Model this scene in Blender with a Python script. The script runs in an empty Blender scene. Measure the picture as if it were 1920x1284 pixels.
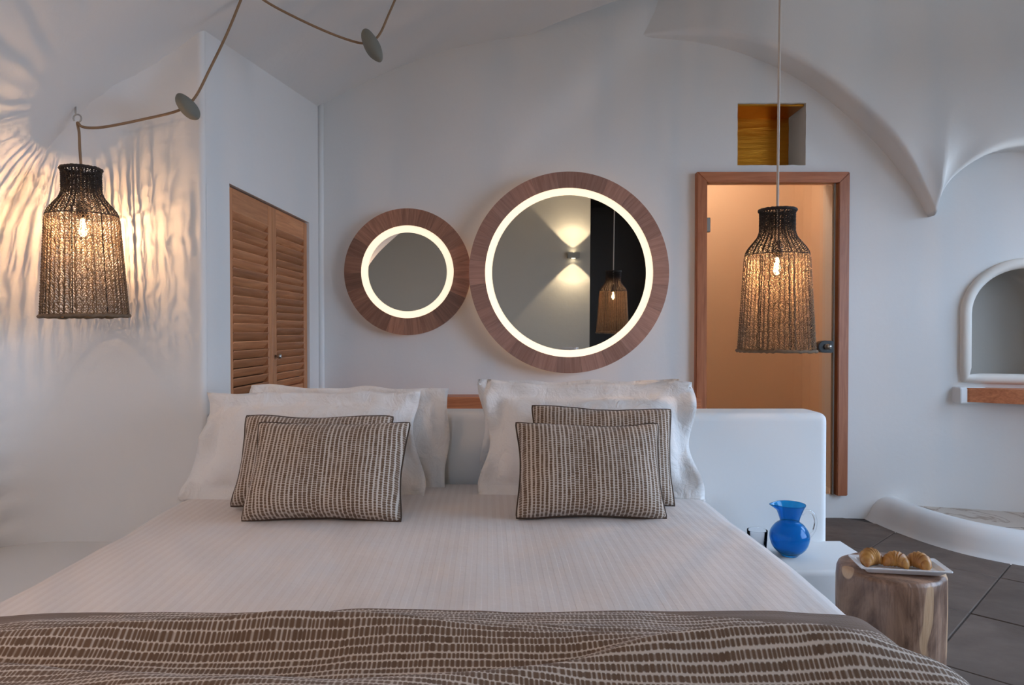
import bpy, bmesh, math, random
from math import sin, cos, pi, sqrt, radians, atan, exp
from mathutils import Vector, Matrix, noise
from mathutils.geometry import delaunay_2d_cdt
random.seed(7)
S = bpy.context.scene
C = S.collection

# ------------------------------------------------------------------ camera, world, daylight, exposure
F = 1300.0                                     # focal length in pixels of a 1920 px wide frame
cam_d = bpy.data.cameras.new('camera'); cam = bpy.data.objects.new('camera', cam_d); C.objects.link(cam)
cam.location = (0, 0, 1.11); cam.rotation_euler = (radians(90) - atan(20 / F), 0, 0)
cam_d.sensor_width = 36; cam_d.lens = F / 1920 * 36; cam_d.clip_start = 0.02
S.camera = cam
S.view_settings.view_transform = 'Standard'; S.view_settings.look = 'None'
S.view_settings.exposure = 0.35; S.view_settings.gamma = 1.0; S.view_settings.use_curve_mapping = False
S.cycles.use_denoising = True
S.cycles.max_bounces = 10; S.cycles.diffuse_bounces = 6; S.cycles.glossy_bounces = 5
S.cycles.transmission_bounces = 10; S.cycles.sample_clamp_indirect = 6.0
S.cycles.caustics_reflective = False; S.cycles.caustics_refractive = False
W = bpy.data.worlds.new('dusk_sky'); S.world = W; W.use_nodes = True
W.node_tree.nodes['Background'].inputs[0].default_value = (0.55, 0.735, 1.0, 1)
W.node_tree.nodes['Background'].inputs[1].default_value = 7.0
WIN_Y = (0.3, 2.45); WIN_Z = (0.45, 2.4); WIN_X = 3.4          # wide terrace opening in the right wall
REAR = -2.6; RDX = (-0.70, -0.36); RDZ = (0.0, 2.35)            # narrow terrace door in the rear wall
def portal(name, loc, w, h, rot):
    l = bpy.data.lights.new(name, 'AREA'); l.shape = 'RECTANGLE'; l.size = w; l.size_y = h; l.cycles.is_portal = True
    o = bpy.data.objects.new(name, l); C.objects.link(o); o.location = loc; o.rotation_euler = rot
portal('terrace_portal', (WIN_X + 0.1, sum(WIN_Y) / 2, sum(WIN_Z) / 2), WIN_Y[1] - WIN_Y[0], WIN_Z[1] - WIN_Z[0], Matrix(((0, 0, 1), (1, 0, 0), (0, 1, 0))).to_euler())
SWY, SWZ = (2.75, 3.45), (1.25, 2.15)                            # guessed shower window, added to brighten the small arch
portal('shower_portal', (WIN_X + 0.1, sum(SWY) / 2, sum(SWZ) / 2), SWY[1] - SWY[0], SWZ[1] - SWZ[0], Matrix(((0, 0, 1), (1, 0, 0), (0, 1, 0))).to_euler())
portal('door_portal', (sum(RDX) / 2, REAR - 0.1, sum(RDZ) / 2), RDX[1] - RDX[0], RDZ[1] - RDZ[0], Matrix(((1, 0, 0), (0, 0, -1), (0, 1, 0))).to_euler())

def lamp(name, kind, loc, power, color, radius=0.02, parent=None, rot=None, spot=None, blend=0.3):
    l = bpy.data.lights.new(name, kind); l.energy = power; l.color = color
    l.shadow_soft_size = radius
    if spot: l.spot_size = spot; l.spot_blend = blend
    o = bpy.data.objects.new(name, l); C.objects.link(o); o.location = loc
    if rot: o.rotation_euler = rot
    if parent: o.parent = parent
    return o

# ------------------------------------------------------------------ helpers
def sstep(a, b, x):
    t = min(1.0, max(0.0, (x - a) / (b - a))); return t * t * (3 - 2 * t)
def nz(x, y, z=0.0): return noise.noise(Vector((x, y, z)))

def mk(name, verts, faces, mat, parent=None, smooth=True, uvs=None):
    me = bpy.data.meshes.new(name); me.from_pydata([tuple(v) for v in verts], [], faces)
    if uvs:
        ul = me.uv_layers.new(name='UVMap')
        for l in me.loops: ul.data[l.index].uv = uvs[l.vertex_index]
    me.materials.append(mat)
    if smooth:
        for p in me.polygons: p.use_smooth = True
    me.update()
    o = bpy.data.objects.new(name, me); C.objects.link(o)
    if parent: o.parent = parent
    return o
def from_bm(name, bm, mat, parent=None, smooth=False):
    bmesh.ops.recalc_face_normals(bm, faces=bm.faces)
    me = bpy.data.meshes.new(name); bm.to_mesh(me); bm.free(); me.materials.append(mat)
    if smooth:
        for p in me.polygons: p.use_smooth = True
        try: me.set_sharp_from_angle(angle=radians(40))
        except Exception: pass
    o = bpy.data.objects.new(name, me); C.objects.link(o)
    if parent: o.parent = parent
    return o
def box(name, x0, x1, y0, y1, z0, z1, mat, parent=None, bevel=0.0, seg=2, M=None):
    bm = bmesh.new(); bmesh.ops.create_cube(bm, size=1)
    for v in bm.verts:
        v.co = Vector((x0 + (v.co.x + .5) * (x1 - x0), y0 + (v.co.y + .5) * (y1 - y0), z0 + (v.co.z + .5) * (z1 - z0)))
    if bevel: bmesh.ops.bevel(bm, geom=bm.edges[:], offset=bevel, segments=seg, affect='EDGES', profile=0.5)
    if M: bm.transform(M)
    return from_bm(name, bm, mat, parent, smooth=bool(bevel))
def grid_faces(nr, nc, closed=False, flip=False):
    f = []
    for r in range(nr - 1):
        for c in range(nc if closed else nc - 1):
            a, b = r * nc + c, r * nc + (c + 1) % nc
            q = (a, b, b + nc, a + nc)
            f.append(q[::-1] if flip else q)
    return f
def tube_data(pts, rad, n=8, closed=False, caps=True, off=0):
    """a tube along points; rad a number or a list"""
    P = [Vector(p) for p in pts]; m = len(P); vs = []; fs = []
    up = None
    for i in range(m):
        t = (P[(i + 1) % m] - P[i - 1]) if closed else (P[min(i + 1, m - 1)] - P[max(i - 1, 0)])
        t.normalize()
        if up is None:
            up = t.orthogonal().normalized()
        up = (up - t * up.dot(t)).normalized(); s = t.cross(up)
        r = rad[i] if isinstance(rad, (list, tuple)) else rad
        for k in range(n):
            a = 2 * pi * k / n; vs.append(P[i] + (up * cos(a) + s * sin(a)) * r)
    for i in range(m if closed else m - 1):
        for k in range(n):
            j = (i + 1) % m
            fs.append((off + i * n + k, off + i * n + (k + 1) % n, off + j * n + (k + 1) % n, off + j * n + k))
    if caps and not closed:
        fs.append(tuple(off + k for k in range(n))[::-1]); fs.append(tuple(off + (m - 1) * n + k for k in range(n)))
    return vs, fs
def tube(name, pts, rad, mat, parent=None, n=8, closed=False):
    v, f = tube_data(pts, rad, n, closed); return mk(name, v, f, mat, parent)
def lathe(name, prof, mat, parent=None, n=48, loc=(0, 0, 0), warp=None):
    vs = []
    for i, (r, z) in enumerate(prof):
        for k in range(n):
            a = 2 * pi * k / n; p = Vector((r * cos(a), r * sin(a), z))
            if warp: p = warp(p, a, i)
            vs.append(p)
    o = mk(name, vs, grid_faces(len(prof), n, True), mat, parent); o.location = loc; return o
def smooth_path(pts, k=8):
    P = [Vector(p) for p in pts]; P = [2 * P[0] - P[1]] + P + [2 * P[-1] - P[-2]]; out = []
    for i in range(1, len(P) - 2):
        for j in range(k):
            t = j / k; a, b, c, d = P[i - 1], P[i], P[i + 1], P[i + 2]
            out.append(0.5 * ((2 * b) + (c - a) * t + (2 * a - 5 * b + 4 * c - d) * t * t + (3 * b - a - 3 * c + d) * t ** 3))
    out.append(P[-2]); return out
def empty(name, loc=(0, 0, 0), rot=(0, 0, 0)):
    o = bpy.data.objects.new(name, None); C.objects.link(o); o.location = loc; o.rotation_euler = rot
    o.empty_display_size = 0.05; return o
def tag(o, label, cat, group=None):
    o['label'] = label; o['category'] = cat
    if group: o['group'] = group
    return o
def struct(o, label=None):
    o['kind'] = 'structure'
    if label: o['label'] = label
    return o
def sheet_with_holes(name, u0, u1, v0, v1, step, holes, fn, mat, extra=None):
    """a wall sheet in (u,v) with polygonal holes, mapped to space by fn(u,v)"""
    pts = []; edges = []
    nu, nv = max(2, int((u1 - u0) / step)), max(2, int((v1 - v0) / step))
    def inside(p, poly):
        c = False; j = len(poly) - 1
        for i in range(len(poly)):
            if (poly[i][1] > p[1]) != (poly[j][1] > p[1]) and p[0] < (poly[j][0] - poly[i][0]) * (p[1] - poly[i][1]) / (poly[j][1] - poly[i][1]) + poly[i][0]: c = not c
            j = i
        return c
    for i in range(nu + 1):
        for j in range(nv + 1):
            p = (u0 + (u1 - u0) * i / nu, v0 + (v1 - v0) * j / nv)
            if not any(inside(p, h) for h in holes): pts.append(Vector(p))
    for h in holes:
        s = len(pts); pts += [Vector(p) for p in h]
        edges += [(s + i, s + (i + 1) % len(h)) for i in range(len(h))]
    v, e, f, *_ = delaunay_2d_cdt(pts, edges, [], 0, 1e-5)
    keep = []
    for t in f:
        c = sum((v[i] for i in t), Vector((0, 0))) / len(t)
        if not any(inside(c, h) for h in holes): keep.append(tuple(t))
    return mk(name, [fn(p.x, p.y) for p in v], keep, mat)
def dense_rect(x0, x1, z0, z1, n=10):
    p = []
    for i in range(n): p.append((x0 + (x1 - x0) * i / n, z0))
    for i in range(n): p.append((x1, z0 + (z1 - z0) * i / n))
    for i in range(n): p.append((x1 - (x1 - x0) * i / n, z1))
    for i in range(n): p.append((x0, z1 - (z1 - z0) * i / n))
    return p

# ------------------------------------------------------------------ materials
class NT:
    def __init__(s, name):
        s.m = bpy.data.materials.new(name); s.m.use_nodes = True; s.t = s.m.node_tree; s.b = s.t.nodes['Principled BSDF']
    def n(s, typ, **kw):
        x = s.t.nodes.new(typ)
        for k, v in kw.items(): setattr(x, k, v)
        return x
    def set(s, sock, v):
        if isinstance(v, bpy.types.NodeSocket): s.t.links.new(v, sock)
        elif v is not None: sock.default_value = v
    def math(s, op, a, b=None, c=None):
        x = s.n('ShaderNodeMath', operation=op); s.set(x.inputs[0], a); s.set(x.inputs[1], b); s.set(x.inputs[2], c); return x.outputs[0]
    def ss(s, a, b, v):
        x = s.n('ShaderNodeMapRange', interpolation_type='SMOOTHSTEP'); s.set(x.inputs[0], v); s.set(x.inputs[1], a); s.set(x.inputs[2], b); return x.outputs[0]
    def mix(s, f, a, b):
        x = s.n('ShaderNodeMix', data_type='RGBA'); s.set(x.inputs[0], f); s.set(x.inputs[6], a); s.set(x.inputs[7], b); return x.outputs[2]
    def coord(s, kind='Object', scale=(1, 1, 1), jitter=False):
        tc = s.n('ShaderNodeTexCoord'); o = tc.outputs[kind]
        if jitter:
            oi = s.n('ShaderNodeObjectInfo'); a = s.n('ShaderNodeVectorMath', operation='ADD'); m = s.math('MULTIPLY', oi.outputs['Random'], 37.0)
            s.set(a.inputs[0], o); s.set(a.inputs[1], m); o = a.outputs[0]
        mp = s.n('ShaderNodeMapping'); s.set(mp.inputs['Vector'], o); mp.inputs['Scale'].default_value = scale; return mp.outputs[0]
    def noise(s, vec, scale, detail=3, rough=0.5, dist=0.0):
        x = s.n('ShaderNodeTexNoise'); s.set(x.inputs['Vector'], vec); x.inputs['Scale'].default_value = scale
        x.inputs['Detail'].default_value = detail; x.inputs['Roughness'].default_value = rough; x.inputs['Distortion'].default_value = dist; return x.outputs[0]
    def bump(s, h, strength=0.3, dist=0.01):
        x = s.n('ShaderNodeBump'); s.set(x.inputs['Height'], h); x.inputs['Strength'].default_value = strength; x.inputs['Distance'].default_value = dist
        s.t.links.new(x.outputs[0], s.b.inputs['Normal'])
    def base(s, col, rough=0.6, metal=0.0, spec=None):
        s.set(s.b.inputs['Base Color'], col); s.set(s.b.inputs['Roughness'], rough); s.b.inputs['Metallic'].default_value = metal
        if spec is not None: s.b.inputs['Specular IOR Level'].default_value = spec
def col(r, g, b): return (r, g, b, 1)

def m_plaster(name, c, bump=0.25):
    t = NT(name); v = t.coord(); a = t.noise(v, 1.3, 4); b = t.noise(v, 14, 4, 0.6)
    t.base(t.mix(t.math('MULTIPLY', a, 0.5), c, tuple(x * 0.93 for x in c[:3]) + (1,)), 0.75, spec=0.3)
    t.bump(t.math('ADD', b, t.math('MULTIPLY', a, 2.0)), bump, 0.006); return t.m
def m_wood(name, axis, c1, c2, scale=1.0, rough=0.42, vary=0.25):
    t = NT(name); sc = [14 * scale] * 3; sc[axis] = 1.1 * scale
    v = t.coord('Object', tuple(sc), True)
    a = t.noise(v, 2.2, 6, 0.6, 1.2); sc2 = [90 * scale] * 3; sc2[axis] = 3 * scale
    b = t.noise(t.coord('Object', tuple(sc2), True), 1.5, 3, 0.6)
    f = t.ss(0.3, 0.72, t.math('ADD', t.math('MULTIPLY', a, 0.7), t.math('MULTIPLY', b, 0.3)))
    oi = t.n('ShaderNodeObjectInfo'); base = t.mix(f, c1, c2)
    hsv = t.n('ShaderNodeHueSaturation'); t.set(hsv.inputs['Color'], base)
    t.set(hsv.inputs['Value'], t.math('ADD', t.math('MULTIPLY', oi.outputs['Random'], vary * 2), 1 - vary))
    t.base(hsv.outputs[0], rough); t.bump(b, 0.15, 0.002); return t.m
def m_plain(name, c, rough=0.5, metal=0.0, spec=None):
    t = NT(name); v = t.coord(); n = t.noise(v, 30, 2)
    t.base(t.mix(n, c, tuple(x * 0.9 for x in c[:3]) + (1,)), rough, metal, spec); return t.m
def m_emit(name, c, s):
    t = NT(name); t.base(c, 0.5); t.b.inputs['Emission Color'].default_value = c; t.b.inputs['Emission Strength'].default_value = s; return t.m
def m_glass(name, c, rough=0.0, ior=1.45):
    t = NT(name); t.base(c, rough); t.b.inputs['Transmission Weight'].default_value = 1.0; t.b.inputs['IOR'].default_value = ior; return t.m
def m_ikat(name, pitch, dash, stripes_axis, brown, cream, hem=None, wb_=0.21, wr_=0.15):
    """woven stripes broken into dashes; stripes_axis = uv axis the stripes are stacked along"""
    t = NT(name); tc = t.n('ShaderNodeTexCoord'); sp = t.n('ShaderNodeSeparateXYZ'); t.set(sp.inputs[0], tc.outputs['UV'])
    U, V = (sp.outputs[0], sp.outputs[1]) if stripes_axis == 0 else (sp.outputs[1], sp.outputs[0])
    wob = t.noise(tc.outputs['UV'], 22, 2)
    a = t.math('ADD', t.math('DIVIDE', U, pitch), t.math('MULTIPLY', wob, 0.35))
    fr = t.math('FRACT', a); ident = t.math('FLOOR', a)
    tri = t.math('ABSOLUTE', t.math('SUBTRACT', fr, 0.5))
    wn = t.n('ShaderNodeTexWhiteNoise', noise_dimensions='1D'); t.set(wn.inputs['W'], ident)
    wide = t.math('ADD', wb_, t.math('MULTIPLY', wn.outputs['Value'], wr_))
    comb = t.n('ShaderNodeCombineXYZ'); t.set(comb.inputs[0], t.math('MULTIPLY', ident, 3.7)); t.set(comb.inputs[1], t.math('MULTIPLY', V, 14.0))
    jit = t.noise(comb.outputs[0], 1.0, 3)
    d = t.math('FRACT', t.math('ADD', t.math('DIVIDE', V, dash), t.math('ADD', t.math('MULTIPLY', jit, 4.0), t.math('MULTIPLY', wn.outputs['Value'], 7.0))))
    gap = t.ss(0.20, 0.48, t.math('ABSOLUTE', t.math('SUBTRACT', d, 0.5)))
    bead = t.math('MULTIPLY', wide, t.math('SUBTRACT', 1.22, t.math('MULTIPLY', gap, 0.5)))
    fuzz = t.noise(tc.outputs['UV'], 160, 2)
    band = t.math('SUBTRACT', 1.0, t.ss(bead, t.math('ADD', bead, 0.16), t.math('ADD', tri, t.math('MULTIPLY', t.math('SUBTRACT', fuzz, 0.5), 0.10))))
    comb2 = t.n('ShaderNodeCombineXYZ'); t.set(comb2.inputs[0], t.math('MULTIPLY', ident, 9.1)); t.set(comb2.inputs[1], t.math('MULTIPLY', V, 30.0))
    patch = t.noise(comb2.outputs[0], 1.3, 3)
    light = t.math('MULTIPLY', gap, t.math('MULTIPLY', t.ss(0.25, 0.75, patch), 0.85))
    k = t.math('MULTIPLY', band, t.math('SUBTRACT', 1.0, light))
    brown2 = t.mix(patch, brown, tuple(min(1, x * 1.7) for x in brown[:3]) + (1,))
    colr = t.mix(k, cream, brown2)
    if hem:
        at = t.n('ShaderNodeAttribute', attribute_name='hem'); weave = t.noise(tc.outputs['UV'], 380, 2)
        colr = t.mix(t.ss(0.45, 0.55, at.outputs['Fac']), colr, t.mix(weave, hem, tuple(x * .6 for x in hem[:3]) + (1,)))
    t.base(colr, 0.85, spec=0.2); w = t.noise(tc.outputs['UV'], 500, 2)
    t.bump(t.math('ADD', w, t.math('MULTIPLY', k, -0.5)), 0.3, 0.002)
    t.b.inputs['Sheen Weight'].default_value = 0.15
    return t.m

WHITE = m_plaster('white_plaster', col(0.80, 0.79, 0.77))
WHITE2 = m_plaster('smooth_white_plaster', col(0.82, 0.82, 0.81), 0.12)
CREAM = m_plaster('cream_plaster', col(0.80, 0.66, 0.53))
MAHOG = lambda ax, nm: m_wood(nm, ax, col(0.36, 0.105, 0.036), col(0.56, 0.205, 0.085))
MAH_X, MAH_Y, MAH_Z = MAHOG(0, 'mahogany_x'), MAHOG(1, 'mahogany_y'), MAHOG(2, 'mahogany_z')
LOUV_Y = m_wood('louvre_wood_y', 1, col(0.43, 0.165, 0.065), col(0.64, 0.285, 0.125), 1, 0.5, 0.2)
LOUV_Z = m_wood('louvre_wood_z', 2, col(0.43, 0.165, 0.065), col(0.61, 0.275, 0.12), 1, 0.5, 0.1)
RING_A = m_wood('mirror_walnut', 2, col(0.22, 0.090, 0.050), col(0.42, 0.195, 0.12), 1.2, 0.45, 0.42)
RING_B = m_wood('mirror_teak', 2, col(0.31, 0.145, 0.10), col(0.46, 0.245, 0.18), 1.2, 0.45, 0.2)
DARKW = m_plain('dark_backing', col(0.05, 0.03, 0.02), 0.8)
STEEL = m_plain('brushed_steel', col(0.5, 0.48, 0.45), 0.3, 1.0)
BLACK = m_plain('black_metal', col(0.02, 0.018, 0.016), 0.3, 0.6)
CORD = m_plain('tan_textile_cord', col(0.30, 0.19, 0.11), 0.9)
CORD_W = m_plain('pale_textile_cord', col(0.62, 0.54, 0.46), 0.9)
STONE = m_plaster('pebble_stone', col(0.20, 0.20, 0.17), 0.5)
MIRROR = NT('mirror_glass'); MIRROR.base(col(0.84, 0.84, 0.82), 0.01, 1.0); MIRROR = MIRROR.m
GLOW = m_emit('warm_light_band', col(1.0, 0.84, 0.62), 0.72)
HALO = m_emit('warm_halo_strip', col(1.0, 0.72, 0.45), 1.3)
t = NT('glowing_bulb_glass'); t.base(col(1, 0.8, 0.5), 0.2); em = t.n('ShaderNodeEmission'); em.inputs[0].default_value = col(1.0, 0.72, 0.36); em.inputs[1].default_value = 24.0
tr = t.n('ShaderNodeBsdfTransparent'); mx = t.n('ShaderNodeMixShader'); mx.inputs[0].default_value = 0.22
t.t.links.new(tr.outputs[0], mx.inputs[1]); t.t.links.new(em.outputs[0], mx.inputs[2]); t.t.links.new(mx.outputs[0], t.t.nodes['Material Output'].inputs[0]); BULB = t.m

# ------------------------------------------------------------------ the room: floor
grout = m_plain('floor_grout', col(0.06, 0.047, 0.04), 0.9)
floor = struct(box('floor', -3.0, 3.7, -4.0, 4.3, -0.12, -0.004, grout))
t = NT('slate_tile'); v = t.coord('Object', (1, 1, 1), True); a = t.noise(v, 2.2, 6, 0.62, 0.8); b = t.noise(v, 18, 4, 0.6)
oi = t.n('ShaderNodeObjectInfo')
c = t.mix(t.ss(0.3, 0.72, a), col(0.095, 0.068, 0.053), col(0.170, 0.125, 0.100))
c = t.mix(t.math('MULTIPLY', oi.outputs['Random'], 0.35), c, col(0.15, 0.115, 0.095))
t.base(c, t.math('ADD', 0.42, t.math('MULTIPLY', b, 0.25))); t.b.inputs['Specular IOR Level'].default_value = 0.2; t.bump(t.math('ADD', a, t.math('MULTIPLY', b, 0.4)), 0.35, 0.006); SLATE = t.m
TS = 0.56
tile0 = None
c45 = cos(pi / 4)
for i in range(-12, 13):
    for j in range(-12, 13):
        u, w = i * TS + 0.20, j * TS + 0.11
        x, y = (u + w) * c45 + 0.4, (w - u) * c45 + 1.2
        if not (-1.75 < x < 3.25 and -2.5 < y < 4.05): continue
        if tile0 is None:
            g = 0.0025
            tile0 = box('tile', -TS / 2 + g, TS / 2 - g, -TS / 2 + g, TS / 2 - g, -0.02, 0.0, SLATE, floor, 0.003, 1); o = tile0
        else:
            o = tile0.copy(); C.objects.link(o)
        o.location = (x, y, random.uniform(-0.0012, 0.0012)); o.rotation_euler = (0, 0, -pi / 4)

struct(mk('floor_terrace_block', [(x, y, -0.2) for y in (-25, 25) for x in (-25, 25)], grid_faces(2, 2), m_plain('terrace_stone', col(0.20, 0.18, 0.16), 0.9)))  # unseen outdoor ground, added to block sky light from below

# ------------------------------------------------------------------ vaulted ceiling and left wall
prof_pts = [(-1.93, -0.1), (-1.925, 0.75), (-1.90, 1.25), (-1.80, 1.60), (-1.58, 1.90), (-1.183, 2.255), (-0.75, 2.48), (-0.3, 2.615), (0.15, 2.69), (0.6, 2.72), (1.2, 2.73), (1.9, 2.73)]
prof = [(p.x, p.y) for p in smooth_path([(x, z, 0) for x, z in prof_pts], 8)]
def vault_z(x):
    for (x0, z0), (x1, z1) in zip(prof, prof[1:]):
        if x0 <= x <= x1 and x1 > x0: return z0 + (z1 - z0) * (x - x0) / (x1 - x0)
    return prof[-1][1]
def lift(x, y): return 0.10 * max(0.0, y - 2.55) * sstep(-1.9, -1.3, x) + 0.75 * sstep(0.6, -1.6, y) * sstep(-1.93, -1.5, x)
def x_end(y): return min(1.6, 0.08 + max(0.0, 4.16 - y) * 1.0)
def widen(x, y): return x - 0.65 * sstep(0.2, -2.0, y) * sstep(-1.0, -1.9, x)      # the room opens out behind the bed foot
SPLIT = 1.25
ys = [-2.76 + 0.12 * i for i in range(45)] + [2.64 + 0.06 * i for i in range(28)]
vl, vc = [], []
low = [p for p in prof if p[1] <= SPLIT] ; low.append(next(p for p in prof if p[1] > SPLIT))
for y in ys:
    for x, z in low: vl.append((widen(x, y), y, z))
wl = struct(mk('wall_left', vl, grid_faces(len(ys), len(low)), WHITE))
ncol = 0
for y in ys:
    xe = x_end(y); row = [low[-1]]
    xs = [p for p in prof if p[1] > low[-1][1] and p[0] < min(xe, -0.05) - 0.0]
    row += [p for p in prof if p[1] > low[-1][1] and p[0] <= -0.3]
    a0 = row[-1][0]
    for k in range(1, 25):
        x = a0 + (xe - 0.09 - a0) * k / 24; row.append((x, vault_z(x)))
    zt = vault_z(xe)
    for k in range(1, 9):                                  # rounded arris turning up
        an = pi / 2 * k / 8; row.append((xe - 0.09 + 0.09 * sin(an), zt + 0.09 - 0.09 * cos(an)))
    row += [(xe, zt + 0.3), (xe, 3.9)]
    ncol = len(row)
    for x, z in row: vc.append((widen(x, y), y, z + (lift(x, y) if z < 3.5 else 0)))
ceil = struct(mk('ceiling', vc, grid_faces(len(ys), ncol), WHITE))
struct(mk('ceiling_crown', [(x, y, 3.3) for y in (-3.0, 4.3) for x in (-0.1, 3.7)], grid_faces(2, 2), WHITE))

# ------------------------------------------------------------------ back wall with door, square opening, arched niche
def yb(x, z=1.0):
    t = max(0.0, x - 1.95); y = 4.13 - 0.35 * t * t / (0.4 + t)
    q = (-(x - 0.19) + (z - 2.24) * 1.05) / 1.45          # wall stepped to imitate a soft shadow edge below the arch crown
    y -= 0.07 * sstep(-0.05, 0.16, q) * sstep(1.95, 2.5, z) * sstep(-1.0, -0.2, x)
    return y + 0.004 * nz(x * 1.3, z * 1.3, 3.3)
DX0, DX1, DZ0, DZ1 = 1.098, 1.975, 0.14, 2.05
HX0, HX1, HZ0, HZ1 = 1.338, 1.742, 2.098, 2.465
NX, NZ, NR, NB = 2.885, 1.215, 0.275, 0.85
niche = [(NX - NR, NB + (NZ - NB) * i / 6) for i in range(7)][::-1]
niche = [(NX + NR * cos(a), NZ + NR * sin(a)) for a in [pi * i / 24 for i in range(25)]] + [(NX - NR, NZ - (NZ - NB) * i / 6) for i in range(1, 7)] + [(NX - NR + 2 * NR * i / 8, NB) for i in range(1, 9)] + [(NX + NR, NB + (NZ - NB) * i / 6) for i in range(1, 6)]
hole_sq = [(x + 0.004 * nz(i * .7, 1), z + 0.004 * nz(i * .7, 9)) for i, (x, z) in enumerate(dense_rect(HX0, HX1, HZ0, HZ1))]
wb = struct(sheet_with_holes('wall_back', -1.35, 3.5, -0.05, 3.4, 0.06, [dense_rect(DX0, DX1, DZ0, DZ1, 16), hole_sq, niche], lambda u, v: (u, yb(u, v), v), WHITE))
# reveals of the square opening and of the door opening
def reveal(name, poly, depth, mat, front=yb, parent=None):
    n = len(poly); vs = [(x, front(x, z), z) for x, z in poly] + [(x, front(x, z) + depth, z) for x, z in poly]
    return mk(name, vs, [(i, (i + 1) % n, n + (i + 1) % n, n + i) for i in range(n)], mat, parent, smooth=False)
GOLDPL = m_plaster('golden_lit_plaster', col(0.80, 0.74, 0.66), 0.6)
reveal('opening_reveal', hole_sq, 0.27, GOLDPL, parent=wb)
reveal('door_reveal', dense_rect(DX0, DX1, DZ0, DZ1, 4), 0.285, WHITE2, parent=wb)
# niche: recess and rounded rim
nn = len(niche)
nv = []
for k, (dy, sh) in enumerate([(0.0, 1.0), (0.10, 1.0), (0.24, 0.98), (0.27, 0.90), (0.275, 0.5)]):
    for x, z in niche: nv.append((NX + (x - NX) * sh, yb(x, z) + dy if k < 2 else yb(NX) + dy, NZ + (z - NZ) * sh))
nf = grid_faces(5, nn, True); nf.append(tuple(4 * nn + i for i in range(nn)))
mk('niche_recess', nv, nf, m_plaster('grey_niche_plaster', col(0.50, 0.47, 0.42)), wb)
rim = [(NX + (x - NX) * 1.02, yb(x, z) - 0.004, NZ + (z - NZ) * 1.02) for x, z in niche]
tube('niche_rim', rim, 0.03, CREAM and m_plaster('pale_rim_plaster', col(0.82, 0.77, 0.70)), wb, 10, True)

# arched vault flank above the back wall (two arches meeting in a cusp)
def z_arch(x):
    a = 1.10 + sqrt(max(0.0, 1.745 ** 2 - (x - 0.81) ** 2)); r2 = 0.365 ** 2 - (x - 2.785) ** 2
    b = 1.76 + sqrt(r2) if r2 > 0 else 0
    return max(a, b)
xs = []
x = -0.4
while x < 3.46:
    xs.append(x); x += 0.035 if x < 1.7 else 0.012
XC = min((i * 0.004 for i in range(550, 680)), key=z_arch)       # the cusp between the arches
def flank(z): return 0.07 * max(0, z - 1.7) + 0.5 * max(0, z - 2.7) ** 2
rows_per = 0
av = []
for x in xs:
    za = z_arch(x)
    if x < 0.81: za = max(za, 2.847)
    dep = 0.14 * sstep(0.5, 1.5, x)
    yw = yb(x, 1.0); yf = yw - dep; dep += flank(za) * sstep(0.6, 1.6, x); dep *= 1 - 0.38 * exp(-((x - XC) / 0.13) ** 2); rf = min(0.05, dep * 0.45)
    col_ = [(x, yw + 0.08, za), (x, yw, za), (x, yw - (dep - rf) * 0.5, za)]
    for k in range(7):
        an = pi / 2 * k / 6; col_.append((x, yw - dep + rf - rf * sin(an), za + rf - rf * cos(an)))
    z0 = za + rf
    for k in range(1, 15):
        z = z0 + (3.42 - z0) * k / 14
        yo = yf - flank(z) * sstep(0.6, 1.6, x); col_.append((x, yo + (yw - dep - (yf - flank(za) * sstep(0.6, 1.6, x))) * exp(-(z - z0) / 0.10), z))
    rows_per = len(col_); av += col_
struct(mk('wall_arch', av, grid_faces(len(xs), rows_per, flip=True), WHITE))

# ------------------------------------------------------------------ wardrobe block (lamp wall and louvred side)
def xw(y): return -1.183 + 0.0274 * (y - 2.67)
LY0, LY1, LZ0, LZ1 = 2.897, 3.934, 0.22, 1.728
wf = []
zs = [-0.05 + 0.035 * i for i in range(80)]
plan = [(-2.1 + 0.03 * i, 2.67) for i in range(30)] + [(-1.21, 2.67)] + [(-1.203 + 0.02 * sin(pi / 2 * k / 5), 2.69 - 0.02 * cos(pi / 2 * k / 5)) for k in range(6)]
for z in zs:
    for x, y in plan:
        d = min((x - a) ** 2 + (z - b) ** 2 for a, b in prof) ** 0.5; r = 0.20 * sstep(-1.25, -1.6, x)     # plaster coved into the vault
        if x < -1.93 or z > vault_z(x): d = 0.0
        q = min(0.97, max(0.0, 1 - d / max(r, 0.001))); cove = r * (1 - sqrt(1 - q * q))
        wf.append((x, y + 0.006 * nz(x * 1.5, z * 1.5, 8) - cove, z))
struct(mk('wall_lamp', wf, grid_faces(len(zs), len(plan)), WHITE))
wside = struct(sheet_with_holes('wall_wardrobe', 2.689, 4.25, -0.05, 2.85, 0.1, [dense_rect(LY0, LY1, LZ0, LZ1, 4)], lambda u, v: (xw(u), u, v), WHITE))
darkin = m_plain('wardrobe_inside', col(0.10, 0.06, 0.04), 0.9)
box('recess', -1.42, -1.40, LY0 - .05, LY1 + .05, LZ0 - .05, LZ1 + .05, darkin, wside)
n4 = dense_rect(LY0, LY1, LZ0, LZ1, 1)
mk('opening_edge', [(xw(a), a, b) for a, b in n4] + [(-1.41, a, b) for a, b in n4], [(i, (i + 1) % 4, 4 + (i + 1) % 4, 4 + i) for i in range(4)], WHITE2, wside, smooth=False)

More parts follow.
